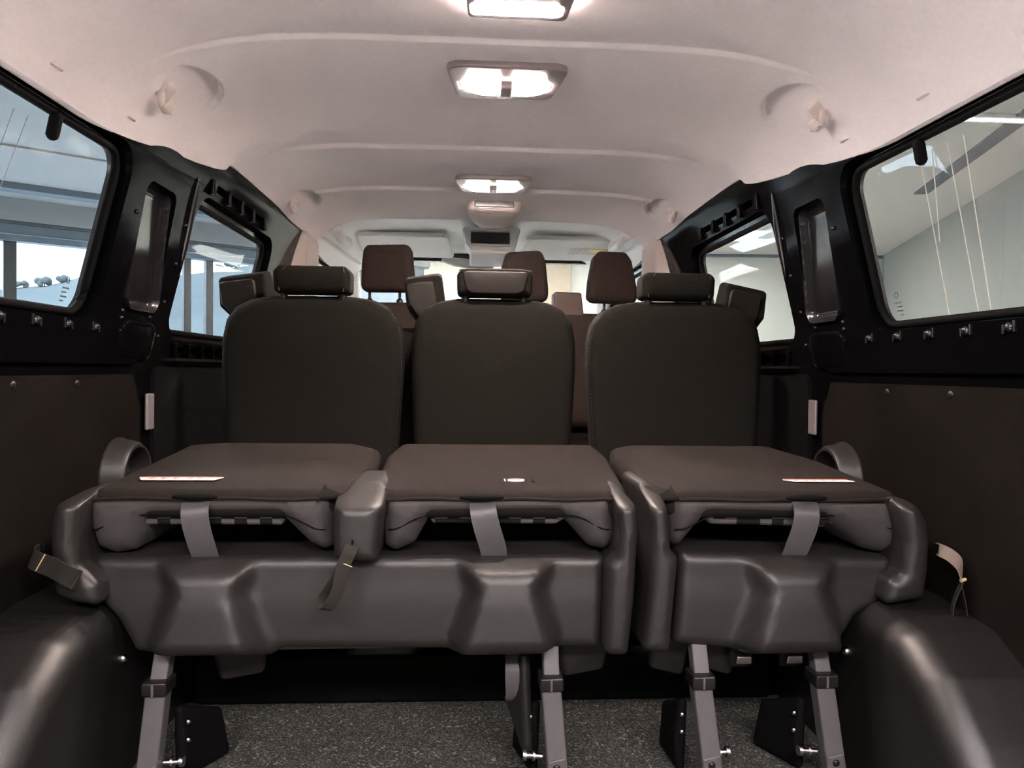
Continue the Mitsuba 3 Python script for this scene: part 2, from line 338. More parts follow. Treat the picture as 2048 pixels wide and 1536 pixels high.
for s, side in ((-1, 'left'), (1, 'right')):
    W = f'wall_{side}'
    poly = sbox(.42, -.02, 4.35, 1.235)
    for k in (1, 2, 3): poly = poly.difference(glass_outline(k, .012 if k == 1 else .020))
    poly = poly.difference(DISH)
    glint_slots = [rrect(a, a+.085, 1.128, 1.146, .005) for a in (1.93, 2.04, 2.15, 2.26)]  # see-through cuts standing in for bright glints on the metal
    for q in glint_slots: poly = poly.difference(q)
    low = [rrect(a, a+.07, .722, .738, .004) for a in (1.90, 1.99, 2.08, 2.17, 2.26)]
    for q in low: poly = poly.difference(q)
    if poly.geom_type != 'Polygon': poly = max(poly.geoms, key=lambda g: g.area)
    struct(W, wall_layer(poly, 0, .040, s, None, .04), 'm_black_gloss', f'bare glossy black metal inner side of the van, {side} of the seats', 'wall', smooth=30)
    lab(obj('pillar_dish', dish_mesh(s), 'm_gloss_dish', W, smooth=50), 'shiny dished panel of the pillar')
    lab(obj('waist_rail', wall_layer(rpoly([(.43, .694), (1.66, .694), (1.72, .715), (1.72, .735), (1.66, .744), (.43, .744)], .006), -.009, .012, s, None, .1), 'm_black_gloss', W), 'glossy raised waist rail')
    foot = rpoly([(1.585, .70), (1.745, .70), (1.775, .79), (1.60, .79)], .03)
    lab(obj('pillar_foot', put(inflate(foot, .014, .010, .002, .004, .04, step=.008), lambda y, z, w: (s*(WX(z)-.010+w), y, z)), 'm_black_gloss', W, smooth=50), 'rounded pad at the foot of the pillar')
    # matte hardboard lining with fixing screws
    lab(obj('lining_board', wall_layer(rpoly([(.43, .005), (1.70, .005), (1.70, .60), (1.66, .672), (.43, .672)], .01), -.012, .012, s, None, .08), 'm_board', W), 'dark brown hardboard lining below the window')
    for y, z in ((1.235, .658), (1.43, .657), (1.60, .50)):
        p = on_wall(y, z, s, -.013)
        obj('screw', tm(m3.Manifold.sphere(.007, 16).scale([.5, 1, 1]).translate(p.tolist())), 'm_black_satin', W)
    # lower black liner of the sliding door
    lab(obj('door_liner', wall_layer(rpoly([(1.78, .005), (2.75, .005), (2.75, .69), (1.78, .69)], .02), -.010, .012, s, None, .08), 'm_rubber', W), 'dull black lower liner of the sliding door')
    # door rail under the second window with tabs
    lab(obj('door_rail', cat([wall_layer(sbox(1.84, .703, 2.55, .710), -.030, .032, s, None, .1)]), 'm_gloss_dish', W), 'glossy rail below the sliding door window')
    for y in (1.885, 1.975, 2.065, 2.155, 2.245):
        p = on_wall(y, .730, s, -.006); obj('rail_tab', tm(bx(p[0]-.006, p[0]+.006, y-.006, y+.006, .712, .748, .002)), 'm_black_gloss', W)
    for q in (1.86, 1.985, 2.095, 2.205, 2.325):
        p = on_wall(q+.03, 1.128, s, -.004); obj('clip', tm(bx(p[0]-.006, p[0]+.006, q+.02, q+.04, 1.112, 1.150, .002)), 'm_black_gloss', W)
    # fixing clips along the waist rail
    for y in (1.10, 1.20, 1.30, 1.40, 1.50):
        p = on_wall(y, .765, s, 0)
        obj('clip', cat([m3.Manifold.sphere(.008, 12).scale([.8, 1, 1]).translate([p[0]-s*.002, y, .765]), bx(p[0]-.004, p[0]+.004, y-.014, y-.009, .757, .775, .001), bx(p[0]-.004, p[0]+.004, y+.009, y+.014, .755, .770, .001)]), 'm_gloss_dish', W)
    for y, z in ((1.60, .79), (1.735, .80), (1.60, .805), (1.79, .84), (1.80, .93), (1.555, 1.0), (1.80, 1.02), (1.79, .76)):
        p = on_wall(y, z, s, -.001); obj('stud', tm(m3.Manifold.sphere(.005, 12).translate(p.tolist())), 'm_gloss_dish', W)
    zz = np.linspace(1.13, .93, 30); yy = 1.800+.045*((1.13-zz)/.33)
    lab(obj('pillar_edge', tube(on_wall(yy, zz, s, -.003), .009*np.sqrt(np.sin(np.linspace(.04, np.pi-.04, 30))), 10), 'm_gloss_dish', W, smooth=60), 'shiny folded pillar edge beside the sliding door window')
    # belt guide plate on the pillar
    p = on_wall(1.755, .585, s, -.01)
    lab(obj('belt_guide', tm(bx(p[0]-.004, p[0]+.004, 1.735, 1.772, .545, .628, .003)), 'm_tab', W), 'pale grey upright tab on the lower pillar')
    # round recess bezel standing out of the board
    prof = [(.0, .006), (.040, .008), (.052, .030), (.060, .044), (.066, .044), (.072, .036), (.076, .012), (.080, .006), (.080, 0)]
    a = np.linspace(0, 2*np.pi, 57); R, A = np.meshgrid([q[0] for q in prof], a); D = np.meshgrid([q[1] for q in prof], a)[0]
    lab(obj('round_bezel', grid(s*(.775-D), 1.595+R*np.cos(A), .462+R*np.sin(A)), 'm_shell', W), 'round dark grey bezel on the side board')
    # wheel arch
    pr = [(.90, .0), (.955, .07), (1.015, .15), (1.075, .21), (1.135, .243), (1.25, .255), (1.55, .255), (1.72, .14), (1.78, .02)]
    arch = hull_pts([(s*x, y, z) for y, z in pr for x in (.668, .80)], .05, 32)
    lab(obj('wheel_arch', tm(arch), 'm_arch', W, smooth=60), 'rounded black wheel arch cover')
    p = (s*.617, 1.27, .205); obj('stud', tm(m3.Manifold.sphere(.008, 12).translate(list(p))), 'm_steel', W)
    # windows
    for k in (1, 2, 3):
        n = {1: 1, 2: 2, 3: 3}[k] + (0 if s < 0 else 3)
        nm = {1: 'rear side window', 2: 'sliding door window', 3: 'front door window'}[k]
        r = struct_root(f'window_{n}', f'{side} {nm} of the van', 'window')
        g0, g1 = glass_outline(k, .0), glass_outline(k, .030 if k == 1 else .045)
        lab(obj('frame', wall_layer(g1.difference(g0), .030, .012, s, None, .03), 'm_gloss_dish', r), 'glossy black inner flange')
        path = np.array([g0.exterior.interpolate(t, normalized=True).coords[0] for t in np.linspace(0, 1, 160)[:-1]])
        obj('seal', tube(on_wall(path[:, 0], path[:, 1], s, .026), .008, 8, True), 'm_rubber', r, smooth=50)
        pane = glass_outline(k, .02); c = np.array(pane.exterior.coords)
        gy, gz = np.meshgrid(np.linspace(c[:, 0].min(), c[:, 0].max(), 50), np.linspace(c[:, 1].min(), c[:, 1].max(), 16), indexing='ij')
        bow = .012*np.sin(np.pi*(gy-c[:, 0].min())/np.ptp(c[:, 0])) * (k != 3)
        gm = grid(s*(WX(1.0)+(1.0-gz)*.27+.045+bow), gy, gz)
        obj('pane', gm, 'm_glass', r, smooth=True)
        if k == 1:   # the antenna lines printed in the glass
            lines = [(1.30, 1.32, .80), (1.265, 1.30, .93), (1.225, 1.245, .80), (1.185, 1.215, .80)] if s > 0 else [(1.12, 1.10, .80), (1.20, 1.17, .82), (1.235, 1.20, .84)]
            for ya, yb, zb in lines:
                zz = np.linspace(1.083, zb, 12); yy = np.linspace(ya, yb, 12)
                obj('antenna_line', tube(np.stack([s*(WX(1.0)+(1.0-zz)*.27+.042+.012*np.sin(np.pi*(yy-.64)/.867)), yy, zz], 1), .0010 if s > 0 else .0006, 6), 'm_wire' if s > 0 else 'm_wire_dark', r)
            obj('clip', cat([hull_pts([on_wall(1.24, 1.083, s, .010), on_wall(1.245, 1.058, s, .012)], .010, 12)]), 'm_rubber', r)
            # small safety mark etched low in the corner of the pane
            zz = .835; mk = []
            for j in range(4):
                xx = s*(WX(1.0)+(1.0-(zz-.008*j))*.27+.043)
                mk.append(tm(bx(xx-.0008, xx+.0008, 1.448, 1.448+(.022, .016, .020, .012)[j], zz-.008*j-.0015, zz-.008*j+.0015, .0006)))
            xx = s*(WX(1.0)+(1.0-.85)*.27+.043); mk.append(trimesh.Trimesh(*(lambda t: (t.vertices, t.faces))(tube([(xx, 1.459+.006*math.cos(a), .850+.006*math.sin(a)) for a in np.linspace(0, 6.28, 20)[:-1]], .0009, 5, True)), process=False))
            lab(obj('safety_mark', cat(mk), 'm_etch', r), 'small dark etched mark in the lower corner')
    # beige trim of the front door pillar, belt slot
    t = struct_root(f'trim_{1 if s < 0 else 2}', f'beige upright pillar trim beside the {"driver seat" if s < 0 else "front passenger bench"}', 'pillar trim')
    obj('cover', tm(hull_pts([(s*.715, y, z) for y, z in ((2.84, .55), (3.10, .55), (2.80, 1.20), (3.06, 1.20))]+[(s*.668, y, z-.0) for y, z in ((2.87, .55), (3.07, .55), (2.82, 1.24), (3.04, 1.24))], .015, 16)), 'm_trim_beige', t)
    lab(obj('belt_slot', tm(bx(s*.668-.004, s*.668+.004, 3.0, 3.02, 1.02, 1.10, .002)), 'm_black_satin', t), 'dark upright slot')
    # header rail over the front door and the windscreen pillar
    t = struct_root(f'trim_{3 if s < 0 else 4}', f'pale {side} windscreen pillar trim', 'pillar trim')
    obj('header', tm(hull_pts([(s*.70, 3.02, 1.175), (s*.66, 3.02, 1.21), (s*.665, 3.9, 1.165), (s*.62, 3.9, 1.215), (s*.70, 3.9, 1.19)], .02, 14)), 'm_trim_grey', t)
    obj('pillar', tm(hull_pts([(s*.635, 3.86, 1.21), (s*.69, 3.86, 1.17), (s*.80, 4.75, .84), (s*.72, 4.75, .84), (s*.74, 4.62, .80)], .022, 14)), 'm_trim_grey', t)
# windscreen
r = struct_root('window_7', 'windscreen beyond the front seats', 'window')
a, b = np.meshgrid(np.linspace(-1, 1, 30), np.linspace(0, 1, 20))
obj('pane', grid(a*(.70+.09*b), 3.95+.85*b+.10*(1-a*a), 1.27-.43*b), 'm_glass', r, smooth=True)
obj('frame', cat([bx(-.70, .70, 3.93, 3.99, 1.255, 1.30, .01)]), 'm_black_satin', r)
struct('dashboard', cat([hull_pts([(x, y, z) for x in (-.74, .74) for y, z in ((4.05, .55), (4.15, .78), (4.75, .80), (4.75, .5))], .03, 14)]), 'm_dash_bounce', 'unseen dashboard below the windscreen, made pale to bounce light upwards', 'dashboard')
struct('roof_skin', cat([bx(-.80, .80, .40, 3.98, 1.335, 1.36, .01), bx(-.80, -.72, .40, 4.0, 1.20, 1.35, .02), bx(.72, .80, .40, 4.0, 1.20, 1.35, .02)]), 'm_black_gloss', 'black outer roof of the van', 'roof')

# ------------------------------------------------------------------ lamps and fittings of the roof
def dome_lamp(x, y, label):
    t = thing('dome_lamp', label, 'ceiling lamp', 'dome lamps along the middle of the roof')
    zr = 1.292
    hw, hd = .123, .086
    fr = rpoly([(x-hw, y-hd), (x+hw, y-hd), (x+hw-.022, y+hd), (x-hw+.022, y+hd)], .028)
    ln = rpoly([(x-.094, y-.022), (x+.094, y-.022), (x+.084, y+.030), (x+.05, y+.048), (x-.05, y+.048), (x-.084, y+.030)], .022)
    obj('frame', hang(inflate(fr.difference(ln.buffer(.004)), .014, .005, .001, step=.006), zr-.016), 'm_lamp_frame', t)
    obj('rim', tube([(px, py, zr-.014) for px, py in ring_pts(fr.buffer(-.018), .006)], .0022, 8, True), 'm_lamp_frame', t, smooth=60)
    m = hang(inflate(ln, .028, .016, .002, .004, .04, step=.007), zr-.026)
    k = obj('lens', m, 'm_label_white', t, smooth=40)
    scene[k]['emitter'] = {'type': 'area', 'radiance': rgb(LAMP)}
    lab(k, 'glowing white lens')
    lab(obj('switch', tm(bx(x-.012, x+.012, y-.030, y+.022, zr-.034, zr-.018, .003)), 'm_lamp_frame', t), 'grey rocker switch in the middle of the lens')
dome_lamp(.020, 1.548, 'larger lit dome lamp in a grey frame, the middle one of the three lit lamps')
dome_lamp(.021, 2.403, 'farther lit dome lamp on the headliner, right beside the oval ceiling pod')
t = thing('tailgate_lamp', 'lit bar lamp at the very top of the picture on the headliner', 'ceiling lamp')
fr = rpoly([(-.065, 1.13), (.112, 1.13), (.105, 1.256), (-.058, 1.256)], .012)
ln = rpoly([(-.049, 1.206), (.091, 1.206), (.091, 1.236), (-.049, 1.236)], .003)
fr = affinity.translate(fr, .001, 0)
obj('frame', hang(inflate(fr.difference(ln.buffer(.003)), .012, .004, .001, step=.006), 1.272), 'm_lamp_frame', t)
k = lab(obj('lens', hang(inflate(ln, .014, .004, .002, step=.006), 1.268), 'm_label_white', t), 'glowing white lens'); scene[k]['emitter'] = {'type': 'area', 'radiance': rgb(LAMP*1.0)}
# oval pod
t = thing('ceiling_pod', 'pinkish oval pod hanging from the headliner in front of the far lamp', 'ceiling pod')
pod = rpoly([(-.060, 2.66), (.125, 2.66), (.118, 2.82), (.09, 2.90), (-.03, 2.90), (-.055, 2.82)], .03)
def podmap(u, v, w): return (u, v, 1.256+w*.9-(v-2.66)*.075)
obj('shell', put(inflate(affinity.scale(rpoly([(-.065, 2.67), (.135, 2.67), (.125, 2.80), (.085, 2.92), (-.015, 2.92), (-.055, 2.80)], .03), 1, 1), .045, .016, .004, .006, .05, step=.008), podmap), 'm_trim_beige', t)
lab(obj('grille', tm(bx(-.035, .105, 2.668, 2.678, 1.268, 1.290, .003)), 'm_black_satin', t), 'dark slot facing the rear')
# console with dark screen
t = thing('overhead_console', 'pale grey roof console with a dark rectangular screen above the mirror', 'console')
con = rpoly([(-.085, 1.300), (.168, 1.300), (.150, 1.225), (.125, 1.200), (-.045, 1.200), (-.068, 1.225)], .012)
scr = rpoly([(-.046, 1.277), (.118, 1.277), (.118, 1.229), (-.046, 1.229)], .006)
obj('housing', stand(inflate(con.difference(scr), .20, .010, .01, step=.008), 3.20), 'm_trim_grey', t)
obj('bezel', tube([(px, 3.199, pz) for px, pz in ring_pts(scr.buffer(.008), .006)], .005, 8, True), 'm_trim_grey', t, smooth=60)
lab(obj('screen', tm(bx(-.048, .120, 3.208, 3.215, 1.227, 1.279, .002)), 'm_screen', t), 'dark glossy screen')
obj('lower_cover', tm(hull_pts([(x, y, z) for x in (-.04, .12) for y, z in ((3.22, 1.195), (3.40, 1.17), (3.55, 1.20))], .012, 12)), 'm_trim_grey', t)
# sun visors
for x0, x1, l in ((-.568, -.155, 'pale sun visor above the driver seat headrest'), (.185, .61, 'pale sun visor with a white warning sticker above the passenger bench')):
    t = thing('sun_visor', l, 'sun visor')
    vis = rpoly([(x0, 0), (x1, 0), (x1+(.03 if x1 < 0 else 0), .36), (x0-(.03 if x0 > 0 else 0), .36)] if x1 < 0 else [(x0+.04, 0), (x1, 0), (x1, .36), (x0, .36)], .03)
    mp = lambda u, v, w: (u, 3.40+v*.98, 1.288-v*.125+w)
    obj('panel', put(inflate(vis, .020, .009, .009, step=.015), mp), 'm_trim_grey', t)
    obj('hinge_rod', rod((x0+.02, 3.405, 1.292), (x1-.02, 3.405, 1.292), .007), 'm_trim_grey', t)
    if x1 > 0:
        st = lab(obj('sticker', put(inflate(sbox(.42, .14, .62, .235), .0012, .0003, .0003, step=.02), lambda u, v, w: (u, 3.40+v*.98, 1.2865-v*.125+w)), 'm_label_white', t), 'white warning sticker')
        for j in range(2): obj('ring_mark', put((lambda m: (np.array(m.vertices), m.faces))(tube([(.455+.035*j+.013*math.cos(a), .165+.02*math.sin(a), 0) for a in np.linspace(0, 6.28, 20)[:-1]], .0018, 6, True)), lambda u, v, w: (u, 3.40+v*.98, 1.2862-v*.125+w*.3)), 'm_black_satin', st)
        obj('band', put(inflate(sbox(.52, .145, .615, .20), .0008, .0002, .0002, step=.02), lambda u, v, w: (u, 3.40+v*.98, 1.2859-v*.125+w)), 'm_label_yellow', st)
# mirror
t = thing('rear_view_mirror', 'grey interior mirror seen edge on below the console', 'mirror')
obj('housing', stand(inflate(rpoly([(-.215, 1.262), (-.10, 1.262), (.07, 1.240), (.075, 1.212), (-.02, 1.205), (-.13, 1.220), (-.19, 1.240)], .012), .045, .012, .012, step=.008), 3.84), 'm_trim_grey', t)
lab(obj('stem', tm(hull_pts([(.05, 3.89, 1.235), (.065, 3.90, 1.20), (.04, 3.95, 1.25)], .012, 12)), 'm_black_satin', t), 'black stem')
# coat hooks and grab handles
def hook(s, y, label, g):
    t = thing('coat_hook', label, 'coat hook', g)
    x = .628; z = float(roof_z(np.array([s*x]), np.array([y]))[0])
    n = np.array([-s*.75, 0, -.66]); c = np.array([s*x, y, z]); tl = np.array([s*-.66, 0, .75])
    obj('base', tm(hull_pts([c+n*.001+tl*.012+np.array([0, a, 0]) for a in (-.016, .016)]+[c+n*.001-tl*.010+np.array([0, a, 0]) for a in (-.013, .013)], .006, 14)), 'm_handle', t)
    pts = [c+n*.004-tl*.012+np.array([0, -.020, 0])] 
    a = np.linspace(-1, 1, 24)
    loop = [c+n*(.006+.018*(1-q*q)**.5)-tl*(.004+.022*(1-q*q)**.5)+np.array([0, .021*q, 0]) for q in a]
    obj('hook', tube(loop, .0065, 10), 'm_handle', t, smooth=60)
    obj('lip', tm(hull_pts([c+n*.026-tl*.022+np.array([0, q, 0]) for q in (-.016, .016)]+[c+n*.024-tl*.010+np.array([0, q, 0]) for q in (-.010, .010)], .004, 12)), 'm_handle', t)
hook(-1, 1.46, 'beige coat hook in the near left headliner edge above the left rear window', 'coat hooks')
hook(1, 1.44, 'beige coat hook in the near right headliner edge above the right rear window', 'coat hooks')
hook(-1, 2.49, 'beige coat hook above the left sliding door window', 'coat hooks')
hook(1, 2.49, 'beige coat hook above the right sliding door window', 'coat hooks')
for s, l in ((-1, 'pale grab handle beside the left sun visor'), (1, 'pale grab handle beside the right sun visor')):
    t = thing('grab_handle', l, 'grab handle')
    obj('grip', tube(spline([(s*.60, 3.05, 1.26), (s*.575, 3.07, 1.232), (s*.572, 3.14, 1.222), (s*.572, 3.22, 1.222), (s*.575, 3.30, 1.232), (s*.60, 3.32, 1.26)], 30), .015, 12), 'm_trim_grey', t, smooth=60)
    for y in (3.05, 3.32): obj('mount', tm(hull_pts([(s*.585, y, 1.245), (s*.615, y, 1.262)], .022, 14)), 'm_trim_grey', t)

# ------------------------------------------------------------------ rear bench and rear single seat, backrests folded forward
def topz(y): return .486+(y-1.27)*.075
def column(u, v, xc):
    hw = np.interp(v, [.20, .26, .328, .365, .39], [.080, .058, .036, .052, .085])
    return (1-ss(hw, hw+.034, np.abs(u-xc)))*ss(.394, .366, v)*np.interp(v, [.21, .37], [1.3, .8])
def shell(t, pts, cols):
    fn = lambda u, v, d: -.041*sum(column(u, v, c) for c in cols)*ss(0, .03, d) - .006*ss(.36, .30, v)
    m = stand(inflate(rpoly(pts, .012), .13, .020, .004, 0, .1, step=.008, fn=fn), 1.245)
    lab(obj('base_shell', m, 'm_shell', t, smooth=50), 'moulded dark grey plastic base shell')
def arm(t, pts, y0=1.205, depth=.24, text=None, r=.016):
    k = obj('end_cover', stand(inflate(rpoly(pts, .011), depth, r, .006, .004, .03, step=.007, fn=lambda u, v, d: .09*ss(.455, .497, v)**2), y0), 'm_shell', t, smooth=50)
    return k
def folded_back(t, near, roll, strip, lobes=None):
    b = obj('backrest', put(inflate(rpoly(near, .02), .048, .020, .02, .004, .10, step=.011), lambda u, v, w: (u, v, topz(v)-w)), 'm_cover', t, smooth=50)
    lab(b, 'grey cloth back of a folded backrest')
    rl = obj('front_roll', stand(inflate(rpoly(roll, .012), .20, .034, .01, .006, .03, step=.008), 1.252), 'm_roll', b, smooth=50)
    ex = [q for q in near if q[1] < 1.262]; ha, hb = min(q[0] for q in ex)+.012, max(q[0] for q in ex)-.008
    obj('hem', tube([(x, 1.2505, .4735+.0012*math.sin(x*40)) for x in np.linspace(ha, hb, 40)], .0032, 8), 'm_cover', b, smooth=60)
    zs = .452
    xs = np.linspace(min(q[0] for q in roll)+.012, max(q[0] for q in roll)-.012, 60); cx = (xs[0]+xs[-1])/2; hwid = (xs[-1]-xs[0])/2
    tt = np.abs(xs-cx)/hwid
    obj('seam', tube(np.stack([xs, 1.2475+.010*ss(.72, .60, tt)+.010*ss(.92, 1.0, tt), zs-.006-.024*ss(.66, 1.0, tt)], 1), .0013, 6), 'm_rubber', rl, smooth=60)
    lab(obj('check_strip', stand(inflate(rpoly(strip, .003), .10, .006, .002, step=.008), 1.271), 'm_check', b), 'black and grey checked cloth edge')
    return b
def belt(t, top, bot, w=.044):
    (xa, za), (xb, zb) = top, bot
    k = obj('retaining_belt', ribbon([(xa, 1.34, topz(1.34)-.012), (xa, 1.275, za+.004), (xa+(xb-xa)*.15, 1.242, za-.020), (xa+(xb-xa)*.35, 1.240, za-.040), (xa+(xb-xa)*.75, 1.246, zb+.022), (xb, 1.256, zb-.002), (xb, 1.264, zb-.012)], w, .002), 'm_belt', t, smooth=40)
    lab(obj('belt_notch', tm(m3.Manifold.sphere(1, 24).scale([w*.85, .008, .006]).translate([xa, 1.249, .4775])), 'm_rubber', t), 'dark slot the belt comes out of')
    return lab(k, 'grey woven retaining belt')
def sticker(parent, x0, x1, y0, y1, split, flip=False):
    zt = lambda v: topz(v)+.0045
    p = rpoly([(x0+.012, y0), (x1-(.0 if flip else .012), y0), (x1, y1), (x0, y1)] if not flip else [(x0+.02, y0), (x1+.004, y0), (x1-.014, y1), (x0, y1)], .003)
    k = lab(obj('warning_label', put(inflate(p, .0012, .0003, .0003, step=.006), lambda u, v, w: (u, v, zt(v)+.0012-w)), 'm_label_white', parent), 'white sticker with a red upper edge')
    lab(obj('red_band', put(inflate(sbox(x0+.006, y1-.004, x1-.008, y1-.001), .0006, .0001, .0001, step=.006), lambda u, v, w: (u, v, zt(v)+.0018-w)), 'm_label_red', k), 'red band')
    lab(obj('divider', put(inflate(sbox(split, y0+.001, split+.0022, y1-.001), .0005, .0001, .0001, step=.006), lambda u, v, w: (u+(v-y0)*.3, v, zt(v)+.0017-w)), 'm_label_grey', k), 'grey dividing line')
    r = np.random.default_rng(int(abs(x0)*1000))
    for j in range(5):
        xs = x0+.02+(x1-x0-.05)*j/5+r.random()*.008
        obj('pictogram', put(inflate(rpoly([(xs, y0+.008), (xs+.008, y0+.006), (xs+.011, y0+.014), (xs+.003, y0+.017)], .001), .0004, .0001, .0001, step=.003), lambda u, v, w: (u, v, zt(v)+.0016-w)), 'm_label_grey', k)
def leg(t, x, lean=0.0, stud_side=1, q=1, wd=1.0, y=1.215):
    zt, zb = .235, .0
    L = obj('leg', tm(bar((x, y+.020, .165), (x+lean, y-.012, .006), .033, .030, .004)), 'm_leg', t)
    obj('neck', tm(bar((x+.001, y+.050, .236), (x+.001, y+.026, .180), .027, .026, .003)), 'm_leg', L)
    lab(obj('collar', tm(bx(x-.020, x+.020, y-.002, y+.045, .163, .186, .004)), 'm_black_satin', L), 'black collar')
    lab(obj('collar_rib', tm(bx(x-.003, x+.001, y-.005, y+.001, .165, .184, .001)), 'm_leg', L), 'grey rib')
    sx = x+lean*.6
    p = obj('latch_plate', tm(hull_pts([(sx-.012, y-.018, z) for z in (.012, .055)]+[(sx+.012, y-.018, z) for z in (.012, .06)], .003, 8)), 'm_leg', L)
    lab(obj('latch_rivet', tm(m3.Manifold.sphere(.006, 14).scale([1, .6, 1]).translate([sx, y-.021, .048])), 'm_black_satin', L), 'dark rivet')
    lab(obj('latch_window', tm(bx(sx-.007, sx+.007, y-.023, y-.018, .018, .026, .001)), 'm_black_satin', L), 'dark slot')
    lab(obj('latch_tag', tm(bx(sx-.006, sx+.008, y-.024, y-.018, .002, .015, .001)), 'm_label_yellow', L), 'yellow tag')
    br = lab(obj('bracket', tm(hull_pts([(x+q*.022, y+.05, .12), (x+q*.03, y+.05, .06), (x+q*.025, y+.05, .012), (x+q*(.025+.045*wd), y+.13, .012), (x+q*(.025+.035*wd), y+.12, .085)], .008, 10)), 'm_rubber', L), 'black hinge bracket')
    s = lab(obj('lock_stud', cat([rod((x+stud_side*.014, y+.005, .055), (x+stud_side*.046, y+.005, .057), .0045), rod((x+stud_side*.040, y+.005, .057), (x+stud_side*.046, y+.005, .0572), .0085), rod((x+stud_side*.026, y+.005, .056), (x+stud_side*.030, y+.005, .0562), .0085)]), 'm_steel', L), 'polished lock stud')
    for z in (.105, .075): obj('bolt', tm(m3.Manifold.sphere(.005, 12).translate([x+q*(.022+.018*wd), y+.040, z])), 'm_steel', L)
    lab(obj('foot_catch', cat([rod((x-stud_side*.035, y-.004, .008), (x-stud_side*.015, y-.004, .008), .009)]), 'm_black_satin', L), 'black catch pin')
def cushion(t, x0, x1):
    lab(obj('cushion', tm(bx(x0, x1, 1.36, 1.80, .24, .374, .035, 24)), 'm_fabric', t), 'seat cushion under the folded backrest')

t = thing('bench_seat', 'dark grey two-place rear bench on the left with both backrests folded forward', 'bench seat')
shell(t, [(-0.660, 0.379), (0.184, 0.380), (0.179, 0.224), (0.102, 0.224), (0.079, 0.212), (-0.055, 0.211), (-0.080, 0.223), (-0.351, 0.226), (-0.371, 0.215), (-0.523, 0.214), (-0.587, 0.224), (-0.615, 0.277), (-0.638, 0.302)], (-.468, .016))
lab(arm(t, [(-0.653, 0.490), (-0.678, 0.486), (-0.697, 0.470), (-0.704, 0.430), (-0.702, 0.391), (-0.695, 0.328), (-0.666, 0.316), (-0.623, 0.309), (-0.628, 0.347), (-0.642, 0.361), (-0.659, 0.377), (-0.663, 0.411), (-0.660, 0.454)]), 'outer end cover, rounded')
lab(arm(t, [(-0.246, 0.496), (-0.202, 0.497), (-0.188, 0.491), (-0.184, 0.471), (-0.190, 0.414), (-0.193, 0.378), (-0.263, 0.382), (-0.266, 0.430), (-0.264, 0.479)]), 'cover between the two places')
lab(arm(t, [(0.193, 0.494), (0.213, 0.492), (0.227, 0.471), (0.231, 0.430), (0.226, 0.314), (0.217, 0.222), (0.177, 0.225), (0.181, 0.372), (0.195, 0.387), (0.199, 0.430)]), 'tall inner end cover')
cushion(t, -.655, .19)
bk = folded_back(t, [(-.672, 1.259), (-.285, 1.259), (-.252, 1.30), (-.232, 1.50), (-.240, 1.66), (-.305, 1.735), (-.60, 1.735), (-.672, 1.70)],
            [(-0.673, 0.474), (-0.668, 0.480), (-0.281, 0.481), (-0.274, 0.476), (-0.273, 0.391), (-0.288, 0.384), (-0.313, 0.396), (-0.362, 0.445), (-0.575, 0.442), (-0.582, 0.410), (-0.597, 0.385), (-0.630, 0.379), (-0.658, 0.390), (-0.669, 0.423)],
            [(-0.596, 0.444), (-0.361, 0.447), (-0.351, 0.440), (-0.361, 0.426), (-0.588, 0.427)])
sticker(bk, -.622, -.474, 1.318, 1.341, -.575)
bk2 = folded_back(t, [(-.210, 1.259), (.215, 1.259), (.232, 1.32), (.252, 1.60), (.244, 1.735), (-.206, 1.735), (-.222, 1.60), (-.215, 1.32)],
            [(-0.193, 0.480), (0.199, 0.481), (0.204, 0.407), (0.189, 0.383), (0.158, 0.390), (0.130, 0.421), (0.105, 0.447), (-0.112, 0.444), (-0.138, 0.396), (-0.169, 0.382), (-0.189, 0.391)],
            [(-0.121, 0.447), (0.116, 0.449), (0.125, 0.442), (0.101, 0.428), (-0.107, 0.429)])
ov = Polygon([(.036+.0155*math.cos(a), 1.328+.0095*math.sin(a)) for a in np.linspace(0, 2*np.pi, 33)[:-1]])
k = lab(obj('badge', put(inflate(ov, .003, .001, .001, step=.003), lambda u, v, w: (u, v, topz(v)+.006-w)), 'm_label_white', bk2), 'small white oval badge')
obj('badge_core', put(inflate(affinity.scale(ov, .72, .62), .001, .0003, .0003, step=.003), lambda u, v, w: (u, v, topz(v)+.0066-w)), 'm_label_grey', k)
lab(obj('tag', put(inflate(sbox(.015, 1.321, .0175, 1.336), .002, .0004, .0004, step=.003), lambda u, v, w: (u, v, topz(v)+.0055-w)), 'm_label_white', bk2), 'narrow white tag')
lab(obj('clip', put(inflate(sbox(.064, 1.320, .068, 1.338), .004, .001, .001, step=.003), lambda u, v, w: (u, v, topz(v)+.0065-w)), 'm_black_satin', bk2), 'tiny black clip')
for x0, x1, z1 in ((-.292, -.258, .487), ):
    lab(obj('corner_flap', tm(hull_pts([(x0, 1.256, .476), (x1, 1.256, .479), (x0+.004, 1.285, .490), (x1+.006, 1.285, .488), (x0+.01, 1.262, z1)], .005, 14)), 'm_cover', bk), 'folded cloth corner flap')
belt(t, (-.494, .474), (-.480, .382)); belt(t, (-.026, .474), (-.004, .383))
def strap_mat(parent, path, w, sides, mat='m_strap', n=44):
    return lab(obj('pull_strap', ribbon(path, w, .0016, n=n, sides=sides), mat, parent, smooth=40), 'folded cloth pull strap')
